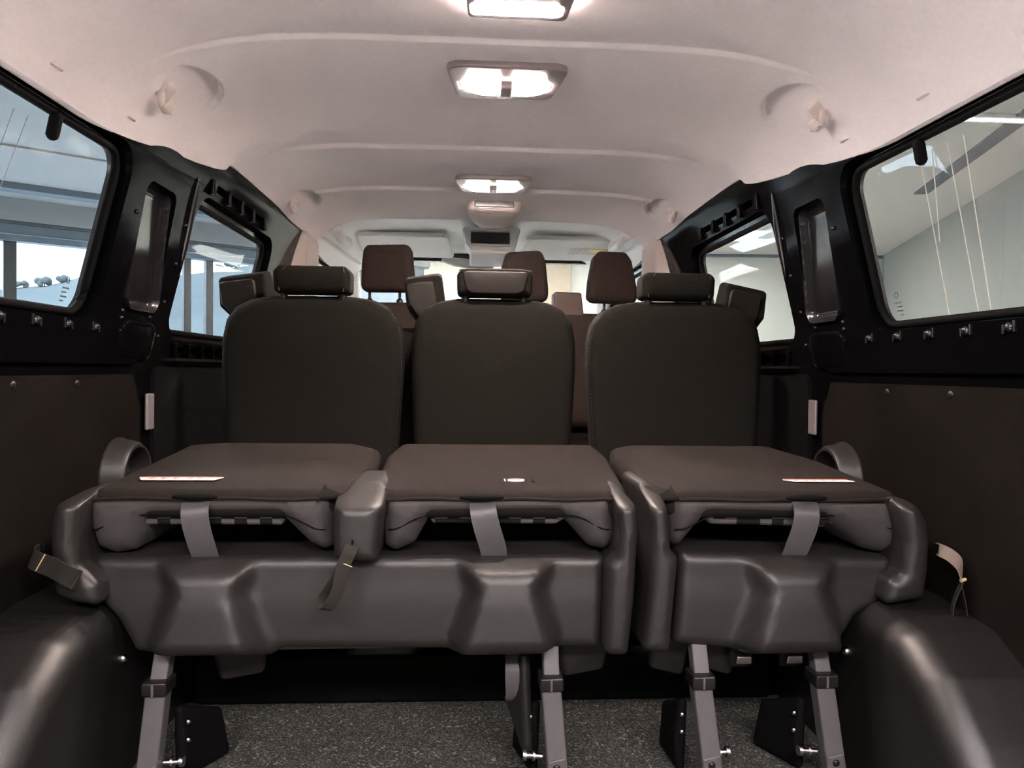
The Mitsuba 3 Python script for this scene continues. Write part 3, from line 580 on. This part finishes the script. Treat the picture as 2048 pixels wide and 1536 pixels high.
# outer left strap, looped along the end cover
sl = lab(obj('strap_slot', tm(bx(-.716, -.708, 1.206, 1.214, .398, .412, .002)), 'm_rubber', t), 'dark slot')
k = strap_mat(t, [(-.714, 1.205, .399), (-.716, 1.188, .392), (-.690, 1.182, .383), (-.655, 1.178, .366), (-.648, 1.184, .360), (-.660, 1.192, .362), (-.700, 1.197, .379)], .030, [(.35, 0, .93), (.35, 0, .93)])
lab(obj('stitch', tm(bar((-.708, 1.183, .375), (-.694, 1.182, .400), .0018, .0018, .0006)), 'm_stitch', k), 'yellow stitching')
# strap of the middle cover
lab(obj('strap_slot', tm(bx(-.2335, -.2295, 1.2005, 1.210, .402, .418, .001)), 'm_rubber', t), 'dark slot')
k = strap_mat(t, [(-.232, 1.206, .410), (-.233, 1.193, .404), (-.240, 1.186, .388), (-.258, 1.180, .352), (-.272, 1.176, .325), (-.268, 1.166, .318), (-.256, 1.168, .330), (-.246, 1.176, .365), (-.238, 1.184, .392)], .021, [(.93, .2, -.25), (.75, .6, -.2), (.9, .3, -.2)])
lab(obj('stitch', tm(bar((-.250, 1.1815, .388), (-.229, 1.1795, .380), .0016, .0016, .0006)), 'm_stitch', k), 'yellow stitching')
leg(t, -.545, -.006, 1, 1); leg(t, .092, .012, -1, -1, .5)
lab(obj('cross_tube', rod((-.44, 1.262, .224), (.02, 1.262, .227), .004), 'm_leg', t), 'thin pale cross tube')
for xx in (.03, ):
    k = lab(obj('belt_tail', ribbon([(xx, 1.30, .205), (xx, 1.27, .195), (xx, 1.262, .16), (xx+.002, 1.275, .125), (xx+.001, 1.30, .12)], .024, .002), 'm_belt', t, smooth=40), 'short loop of belt webbing')
for x in (-.44, .155): lab(obj('mount_boss', tm(hull_pts([(x-.04, 1.30, .24), (x+.04, 1.30, .24), (x-.025, 1.32, .16), (x+.03, 1.32, .17)], .012, 12)), 'm_shell', t), 'plastic boss beside the leg')
lab(obj('swing_arm', tm(hull_pts([(.050, 1.27, .20), (.040, 1.29, .11), (.055, 1.25, .055), (.03, 1.29, .12)], .010, 12)), 'm_black_satin', t), 'black swing arm')

t = thing('single_seat', 'dark grey single rear seat on the right with its backrest folded forward', 'seat')
shell(t, [(0.312, 0.385), (0.695, 0.375), (0.671, 0.337), (0.661, 0.298), (0.622, 0.277), (0.600, 0.243), (0.582, 0.210), (0.434, 0.208), (0.399, 0.219), (0.300, 0.228)], (.500,))
lab(arm(t, [(0.248, 0.493), (0.265, 0.498), (0.277, 0.492), (0.283, 0.438), (0.286, 0.399), (0.299, 0.384), (0.293, 0.314), (0.286, 0.225), (0.240, 0.231), (0.251, 0.331), (0.253, 0.430)]), 'tall inner end cover')
lab(arm(t, [(0.671, 0.482), (0.703, 0.476), (0.721, 0.447), (0.726, 0.413), (0.725, 0.362), (0.719, 0.316), (0.679, 0.308), (0.646, 0.303), (0.655, 0.346), (0.678, 0.357), (0.685, 0.409)]), 'outer end cover, rounded')
cushion(t, .31, .685)
bk = folded_back(t, [(.298, 1.259), (.705, 1.259), (.700, 1.55), (.66, 1.735), (.32, 1.735), (.272, 1.69), (.255, 1.58), (.262, 1.33), (.275, 1.30)],
            [(0.292, 0.480), (0.688, 0.478), (0.705, 0.431), (0.699, 0.391), (0.677, 0.377), (0.644, 0.385), (0.609, 0.412), (0.565, 0.442), (0.363, 0.446), (0.338, 0.417), (0.317, 0.391), (0.299, 0.393)],
            [(0.360, 0.448), (0.597, 0.443), (0.606, 0.435), (0.571, 0.423), (0.371, 0.428)])
sticker(bk, .520, .655, 1.322, 1.340, .565, True)
lab(obj('corner_flap', tm(hull_pts([(.270, 1.256, .476), (.304, 1.256, .476), (.262, 1.285, .488), (.300, 1.285, .490), (.292, 1.262, .487)], .005, 14)), 'm_cover', bk), 'folded cloth corner flap')
belt(t, (.530, .472), (.514, .382))
lab(obj('strap_slot', tm(bx(.7355, .7415, 1.2035, 1.214, .392, .408, .001)), 'm_rubber', t), 'dark slot')
k = strap_mat(t, [(.738, 1.212, .399), (.742, 1.195, .397), (.756, 1.186, .385), (.763, 1.184, .362), (.764, 1.184, .352)], .021, [(0, .2, 1), (.4, .2, .9), (.6, .8, 0)], 'm_strap_light')
k2 = strap_mat(t, [(.764, 1.184, .352), (.750, 1.182, .318), (.752, 1.180, .290), (.764, 1.180, .288), (.770, 1.182, .310), (.765, 1.184, .350)], .014, [(.3, .95, 0), (.3, .95, 0)])
lab(obj('stitch', cat([hull_pts([(.761, 1.180, .354), (.767, 1.180, .356)], .003, 10)]), 'm_stitch', k), 'yellow stitching')
leg(t, .346, .014, 1, -1, .15); leg(t, .556, .012, -1, -1, .9)
for x in (.43, .52):
    k = lab(obj('lower_anchor', tm(hull_pts([(x-.016, 1.27, .22), (x+.016, 1.27, .22), (x-.013, 1.285, .18), (x+.013, 1.285, .18)], .006, 12)), 'm_black_satin', t), 'black child-seat anchor guide')
    lab(obj('anchor_plate', tm(hull_pts([(x-.012, 1.262, .190), (x+.012, 1.262, .190), (x-.011, 1.260, .200), (x+.011, 1.260, .200)], .003, 10)), 'm_steel', k), 'shiny plate')
for x in (.31, .40): lab(obj('mount_boss', tm(hull_pts([(x-.025, 1.30, .24), (x+.03, 1.30, .24), (x-.02, 1.32, .17), (x+.02, 1.32, .16)], .012, 12)), 'm_shell', t), 'plastic boss beside the leg')

# ------------------------------------------------------------------ middle row, upright backs
def tilt(y0): return lambda u, v, w: (u, y0+w+(v-.50)*.05, v)
def upright(cx, hw, label, inset):
    t = thing('passenger_seat', label, 'seat', 'middle row seats')
    o = [(cx+sx*a*hw/.222, z) for sx, pts in ((1, [(.0, .868), (.10, .867), (.150, .859), (.188, .840), (.212, .808), (.221, .76), (.222, .70), (.212, .52), (.205, .42)]), (-1, [(.205, .42), (.212, .52), (.222, .70), (.221, .76), (.212, .808), (.188, .840), (.150, .859), (.10, .867)])) for a, z in pts]
    P = rpoly(o, .02)
    b = obj('backrest', put(inflate(P, .115, .030, .04, .006, .12, step=.013), tilt(1.832)), 'm_fabric', t, smooth=50)
    # piping along the rear cover's edge
    e = [(x, 1.832+.020+(z-.50)*.05, z) for x, z in ring_pts(P.buffer(-.005), .02) if z > .45]
    i = int(np.argmax(np.linalg.norm(np.diff(np.array(e), axis=0), axis=1))); e = e[i+1:]+e[:i+1]
    obj('piping', tube(e, .0022, 6), 'm_thread', b, smooth=60)
    obj('base', tm(bx(cx-hw+.04, cx+hw-.04, 1.84, 1.94, .006, .43, .02, 12)), 'm_rubber', t)
    h = thing_part_headrest(t, cx, inset)
    return t
def thing_part_headrest(t, cx, inset):
    hw = .092
    pts = [(cx-hw, .872), (cx-hw-.001, .925), (cx-hw+.012, .938), (cx+hw-.012, .938), (cx+hw+.001, .925), (cx+hw, .872)]
    h = obj('headrest', put(inflate(rpoly(pts, .012), .095, .014, .03, .004, .03, step=.008), lambda u, v, w: (u, 1.838+w+(.905-v)*.10, v)), 'm_fabric', t, smooth=50)
    for sx in (-1, 1):
        if not inset:
            z = np.linspace(.876, .934, 12); q = (z-.876)/.058
            obj('seam', tube(np.stack([cx+sx*(.076-.016*q**3*(sx < 0)-.010*(1-q)**2*(sx > 0)*0+.004*np.sin(3*q)), 1.8385+(.905-z)*.10-.0005+.010*np.clip(q-.8, 0, 1)**1.2, z], 1), .0014, 6), 'm_thread', h, smooth=60)
        p = obj('post', rod((cx+sx*.072, 1.875, .83), (cx+sx*.072, 1.872, .892), .0055), 'm_steel', t, smooth=60)
        obj('post_sleeve', tm(hull_pts([(cx+sx*.072, 1.868, .862), (cx+sx*.072, 1.868, .870)], .010, 12)), 'm_black_satin', t)
    if inset:
        pp = rpoly([(cx-.082, .932), (cx+.084, .932), (cx+.072, .884), (cx+.055, .876), (cx-.055, .876), (cx-.070, .884)], .010)
        lab(obj('back_panel', put(inflate(pp, .012, .004, .003, .002, .02, step=.007), lambda u, v, w: (u, 1.831+w+(.905-v)*.10, v)), 'm_leatherette', h), 'smooth inset back panel')
        obj('top_edge', tube([(cx+x, 1.835+(.905-.936)*.1, .936-.004*(abs(x)/.088)**6) for x in np.linspace(-.088, .088, 20)], .0018, 6), 'm_thread', h, smooth=60)
    return h
upright(-.432, .220, 'upright dark cloth seat back with low headrest behind the left folded backrest', False)
upright(.012, .205, 'upright dark cloth seat back in the middle, headrest with a smooth inset panel', True)
upright(.470, .222, 'upright dark cloth seat back with low headrest behind the right folded backrest', False)
# tilted headrests of narrow seats beyond the upright backs
def tilted(cx, cz, ang, hw, label):
    t = thing('narrow_seat', label, 'seat', 'narrow seats beyond the middle row')
    def rot(m):
        m.apply_transform(trimesh.transformations.rotation_matrix(math.radians(-ang), [0, 1, 0], [cx, 0, cz])); return m
    h = obj('headrest', rot(tm(hull_pts([(cx+a, y, cz+z) for a in (-hw, hw) for y, z in ((1.975, -.030), (1.99, .030), (2.05, .042), (2.06, -.04))]+[(cx+a, 2.0, cz-.075) for a in (-hw*.35, hw*.7)], .012, 20))), 'm_fabric', t, smooth=50)
    lab(obj('back_panel', rot(stand(inflate(rpoly([(cx-hw-.006, cz+.026), (cx+hw*.75, cz+.026), (cx+hw*.80, cz-.03), (cx+hw*.5, cz-.07), (cx-hw*.5, cz-.07), (cx-hw-.004, cz-.03)], .010), .012, .004, .003, step=.008), 1.960)), 'm_leatherette', h), 'smooth brownish back panel')
    obj('post', rod((cx, 2.02, .70), (cx, 2.02, cz-.02), .006), 'm_steel', t)
    xo = np.clip(cx, -.50, .54)
    obj('backrest', tm(bx(xo-.10, xo+.10, 2.0, 2.08, .42, .80, .03, 16)), 'm_fabric', t)
tilted(-.635, .888, 8, .048, 'small tilted headrest poking out at the left shoulder of the left upright seat')
tilted(-.168, .892, 8, .038, 'small tilted headrest in the gap between the left and middle upright seats')
tilted(.690, .880, -11, .044, 'small tilted headrest poking out at the right shoulder of the right upright seat')

# ------------------------------------------------------------------ front row
def front_head(t, pts, y, posts):
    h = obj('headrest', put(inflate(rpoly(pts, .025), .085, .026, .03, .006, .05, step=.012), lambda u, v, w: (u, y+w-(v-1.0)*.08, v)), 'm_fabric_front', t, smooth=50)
    for x in posts:
        obj('post', rod((x, y+.045, .80), (x, y+.045, 1.03), .006), 'm_black_satin', t)
        obj('post_sleeve', tm(hull_pts([(x, y+.045, posts_z[0]), (x, y+.045, posts_z[0]+.006)], .014, 12)), 'm_black_satin', t)
posts_z = [.955]
t = thing('driver_seat', 'dark front seat with tall headrest on the left, behind the left sun visor', 'seat')
front_head(t, [(-0.460, 1.181), (-0.297, 1.186), (-0.279, 1.163), (-0.268, 1.044), (-0.270, 1.005), (-0.296, 0.998), (-0.463, 0.997), (-0.482, 1.011), (-0.479, 1.099), (-0.472, 1.159)], 3.0, (-.45, -.33))
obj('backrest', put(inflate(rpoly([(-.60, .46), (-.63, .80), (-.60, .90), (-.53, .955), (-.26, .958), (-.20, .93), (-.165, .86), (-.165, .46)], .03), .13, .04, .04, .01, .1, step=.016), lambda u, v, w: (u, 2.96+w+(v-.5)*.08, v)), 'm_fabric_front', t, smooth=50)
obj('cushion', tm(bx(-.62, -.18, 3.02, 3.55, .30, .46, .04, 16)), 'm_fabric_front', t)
obj('base', tm(bx(-.58, -.22, 3.0, 3.5, .006, .31, .02, 12)), 'm_rubber', t)
t = thing('front_bench', 'dark two-place front bench with two tall headrests and a box armrest, on the right', 'bench seat')
front_head(t, [(0.094, 1.163), (0.234, 1.174), (0.254, 1.134), (0.268, 1.014), (0.265, 0.970), (0.088, 0.961), (0.072, 0.991), (0.078, 1.111)], 3.0, (.13, .21))
posts_z[0] = .925
front_head(t, [(0.468, 1.175), (0.578, 1.173), (0.603, 1.141), (0.631, 1.021), (0.630, 0.977), (0.607, 0.966), (0.444, 0.969), (0.424, 0.985), (0.429, 1.058), (0.444, 1.148)], 3.0, (.50, .58))
obj('backrest', put(inflate(rpoly([(-.02, .46), (-.02, .90), (.03, .925), (.60, .925), (.66, .88), (.67, .46)], .03), .13, .04, .04, .01, .1, step=.018), lambda u, v, w: (u, 2.96+w+(v-.5)*.08, v)), 'm_fabric_front', t, smooth=50)
lab(obj('box_armrest', tm(hull_pts([(x, y, z) for x, z in ((.300, 1.000), (.392, .998), (.405, .90), (.300, .90)) for y in (3.02, 3.10)], .010, 14)), 'm_brown', t), 'brown box-shaped block on the backrest')
obj('cushion', tm(bx(.0, .65, 3.02, 3.55, .30, .46, .04, 16)), 'm_fabric_front', t)
obj('base', tm(bx(.04, .62, 3.0, 3.5, .006, .31, .02, 12)), 'm_rubber', t)

# ------------------------------------------------------------------ the showroom around the van and the hill outside
FZ, CZ = -0.50, 2.18
A0, U0 = np.array([-2.26, 8.46]), np.array([.813, .582]); N0 = np.array([.582, -.813])   # glass front: point, direction, inward normal
def fac(t, inn=0.0): return A0 + U0*t + N0*inn
def seg_box(a, b, z0, z1, w, r=.004):
    a, b = np.array(a, float), np.array(b, float); d = (b-a)/np.linalg.norm(b-a); n = np.array([-d[1], d[0]])*w/2
    return hull_pts([(*(q+n*s), z) for q in (a+d*r, b-d*r) for s in (-1, 1) for z in (z0+r, z1-r)], r, 6)
plan = Polygon([tuple(fac(-20)), tuple(fac(2.0)), (5.2, 9.2), (4.06, 5.5), (3.0, 2.05), (2.6, .5), (2.6, -6), (-19, -6)])
def plate(poly, z0, z1):
    m = trimesh.creation.extrude_polygon(poly, z1-z0, engine='earcut'); m.apply_translation([0, 0, z0]); return m
struct('showroom_floor', plate(plan.buffer(.1), FZ-.1, FZ), 'm_tile', 'pale tiled showroom floor around the van', 'floor', smooth=False)
struct('showroom_ceiling', plate(plan.buffer(.1), CZ, CZ+.15), 'm_soffit', 'pale showroom ceiling seen through the side windows', 'ceiling', smooth=False)
lab(obj('daytint_bay', plate(Polygon([tuple(fac(-20)), tuple(fac(1.9)), (-.9, 9.0), (-.95, -6), (-19, -6)]).buffer(-.01), CZ-.004, CZ+.01), 'm_ceil_daytint', 'showroom_ceiling', smooth=False), 'ceiling bay along the glass front, daylight tint put into its colour')  # separate plate so the daylight tint sits in its colour
struct('wall_front', cat([seg_box(fac(2.0), (5.2, 9.2), FZ, CZ, .10), ]), 'm_wall_pale', 'pale showroom wall ahead of the windscreen', 'wall')
lab(obj('white_panel', tm(seg_box((-.66, 9.54), (.80, 9.44), FZ, CZ-.02, .06)), 'm_wall_white', 'wall_front'), 'warm white wall panel')
lab(obj('wood_panel', tm(seg_box((.86, 9.43), (1.22, 9.405), FZ, CZ-.05, .12)), 'm_wood', 'wall_front'), 'pale wood panel')
lab(obj('cornice', tm(seg_box((1.3, 9.40), (5.15, 9.13), CZ-.035, CZ, .04)), 'm_beam', 'wall_front'), 'grey cornice strip under the ceiling')
lab(obj('bracket', tm(bx(4.98, 5.13, 9.08, 9.14, 1.86, 1.91, .006)), 'm_beam_dark', 'wall_front'), 'dark bracket near the corner')
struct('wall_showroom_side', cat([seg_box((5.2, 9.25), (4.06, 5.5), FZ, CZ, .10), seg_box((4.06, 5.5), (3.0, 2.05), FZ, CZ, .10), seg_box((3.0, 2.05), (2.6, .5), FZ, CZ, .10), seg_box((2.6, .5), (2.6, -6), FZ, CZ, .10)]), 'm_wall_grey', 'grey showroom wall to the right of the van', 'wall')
struct('wall_back', cat([seg_box((2.6, -6), (-19, -6), FZ, CZ, .10)]), 'm_wall_white', 'white showroom wall behind the camera', 'wall')
# glass front with posts and head beams
r = struct_root('window_8', 'tall glass front of the showroom left of the van', 'glass front')
for t in (-7.6, -5.9, -4.2, -2.40, -.876, -.655, .9, 1.97):
    a = fac(t-.05 if t not in (-.876, -.655) else t-.035); b = fac(t+.05 if t not in (-.876, -.655) else t+.035)
    lab(obj('post', tm(seg_box(a, b, FZ, 1.955, .09)), 'm_mullion', r), 'dark upright post')
lab(obj('fascia', tm(seg_box(fac(-19, .10), fac(2.0, .10), 1.975, CZ, .10)), 'm_ceil_daytint', r), 'pale fascia above the glass front')
lab(obj('head_beam', tm(seg_box(fac(-19, .08), fac(2.0, .08), 1.95, 1.975, .12)), 'm_beam_dark', r), 'dark head strip')
lab(obj('transom', tm(seg_box(fac(-19, .04), fac(2.0, .04), 1.80, 1.95, .12)), 'm_beam', r), 'grey transom')
lab(obj('transom_edge', tm(seg_box(fac(-19, .095), fac(2.0, .095), 1.855, 1.865, .03)), 'm_ceil_daytint', r), 'pale edge strip along the transom')
lab(obj('sill', tm(seg_box(fac(-19, .0), fac(2.0, .0), FZ, FZ+.12, .12)), 'm_beam', r), 'grey floor rail')
ts = [-19, -13, -7.6, -5.9, -4.2, -2.40, -.765, .9, 1.97]
for a, b in zip(ts[:-1], ts[1:]):
    p, q = fac(a+.05), fac(b-.05)
    obj('pane', trimesh.Trimesh([(*p, FZ+.12), (*q, FZ+.12), (*q, 1.80), (*p, 1.80)], [[0, 1, 2], [0, 2, 3]], process=False), 'm_glass', r, smooth=False)
k = struct_root('trim_5', 'grey bulkhead beam hanging below the showroom ceiling inside the glass front', 'beam')
obj('beam', tm(seg_box(fac(-14, .75), fac(2.0, .75), CZ-.06, CZ+.02, .16)), 'm_beam', k)
k = struct_root('trim_6', 'thin pale rail across the showroom ceiling on the left', 'rail')
obj('rail', tm(seg_box(fac(-9, 2.05), fac(1.0, 2.05), CZ-.02, CZ+.01, .03)), 'm_mid_paint', k)
k = struct_root('trim_7', 'dark air slot in the showroom ceiling on the right', 'air slot')
obj('slot', tm(seg_box((3.62, 5.95), (2.75, 2.9), CZ-.012, CZ+.01, .10)), 'm_beam_dark', k)
def panel(x0, x1, y0, y1, rad, label, group=None, nm='added_panel'):
    t = thing(nm, label, 'ceiling light', group)
    obj('frame', plate(sbox(x0-.02, y0-.02, x1+.02, y1+.02).difference(sbox(x0, y0, x1, y1)), CZ-.02, CZ+.005), 'm_white_paint', t, smooth=False)
    k = obj('diffuser', trimesh.Trimesh([(x0, y0, CZ-.012), (x0, y1, CZ-.012), (x1, y1, CZ-.012), (x1, y0, CZ-.012)], [[0, 1, 2], [0, 2, 3]], process=False), 'm_label_white', t, smooth=False)
    scene[k]['emitter'] = {'type': 'area', 'radiance': rgb(rad)}
    return t
t = panel(2.78, 3.62, 4.14, 4.19, PANEL*2.2, 'bright light strip on the showroom ceiling at the upper right', None, 'light_strip')
for x, y, q in ((1.3, 6.9, .8), (0, 5.9, 4), (-.2, 8.2, .6), (2.6, 7.9, 1.0), (-1.9, 4.6, .8), (-1.9, 2.4, .8)):
    panel(x-.45, x+.45, y-.3, y+.3, PANEL*q, 'unseen light panel added to the showroom ceiling beside or ahead of the van', 'added showroom light panels')  # unseen panels added to light the showroom and front lining
for x in (-1.0, .3, 1.4):
    panel(x-.45, x+.45, -1.9, -1.2, FILL_REAR, 'unseen light panel added to the showroom ceiling behind the van', 'added light panels behind the van')  # unseen panels added to light the van through its open rear
t = thing('emergency_light', 'small bluish emergency light high on the wall by the showroom corner', 'emergency light')
obj('case', tm(bx(4.72, 4.92, 9.07, 9.12, 2.07, 2.15, .006)), 'm_white_paint', t)
k = obj('lens', trimesh.Trimesh([(4.73, 9.065, 2.08), (4.91, 9.065, 2.08), (4.91, 9.065, 2.14), (4.73, 9.065, 2.14)], [[0, 1, 2], [0, 2, 3]], process=False), 'm_label_white', t, smooth=False)
scene[k]['emitter'] = {'type': 'area', 'radiance': rgb((.55, 1.0, 1.1))}

# outside
struct('ground', plate(sbox(-400, -60, 300, 420), FZ-.3, FZ-.11), 'm_paving', 'pale paved ground outside the glass front', 'ground', smooth=False)
ks = np.linspace(-2.2, .9, 160); vs = np.linspace(0, 1, 40)
K, V_ = np.meshgrid(ks, vs, indexing='ij')
ridge = np.interp(K, [-2.2, -1.2, -.75, -.60, -.54, -.475, -.38, -.26, 0, .9], [8, 13, 21, 25.5, 27.5, 32.5, 31.5, 36.5, 42, 40])
D = 70+190*V_
Hh = FZ-.3+(ridge+.8)*V_**1.25*(D/260)**.3*1.0 + 1.2*(meshkit.fbm(np.stack([K*30, V_*6, 0*K], -1), 3)-.5)*V_
struct('hill', grid(K*D, D, Hh), 'm_hill_haze', 'wooded hill behind the glass front, distance haze put into its colour', 'hill', smooth=True)
lab(obj('back_slope', grid(np.stack([K[:, -1]*D[:, -1]]*2), np.stack([D[:, -1], D[:, -1]+60]), np.stack([Hh[:, -1], Hh[:, -1]*0-1])), 'm_hill_haze', 'hill', smooth=True), 'far side of the hill')
def ridge_at(kx): return float(np.interp(kx, ks, Hh[:, -1]))
r = np.random.default_rng(11)
for kx, h, l in ((-.572, 3.0, 'leftmost small tree on the hill ridge'), (-.546, 4.2, 'round tree on the ridge near the middle of the left window'), (-.522, 3.4, 'bushy tree on the ridge beside the round tree'), (-.368, 2.6, 'small tree on the ridge by the double post'), (-.332, 3.0, 'tree on the ridge left of the tilted headrest'), (-.305, 4.0, 'broad tree on the ridge above the tilted headrest')):
    t = thing('tree', l, 'tree'); x, y, z = kx*258, 258.0, ridge_at(kx)
    obj('trunk', rod((x, y, z-1), (x, y, z+h*.25), .18, 8), 'm_bark', t)
    ms = []
    for j in range(7):
        q = r.normal(0, 1, 3)*np.array([h*.36, h*.2, h*.10])
        s = trimesh.creation.icosphere(2, h*(.22+.12*r.random())); s.vertices *= 1+.25*(meshkit.noise(s.vertices*2.2+j*7)[:, None]-.5); s.apply_translation([x+q[0], y+q[1], z+h*.25+q[2]]); ms.append(s)
    obj('crown', trimesh.util.concatenate(ms), 'm_tree_haze', t)
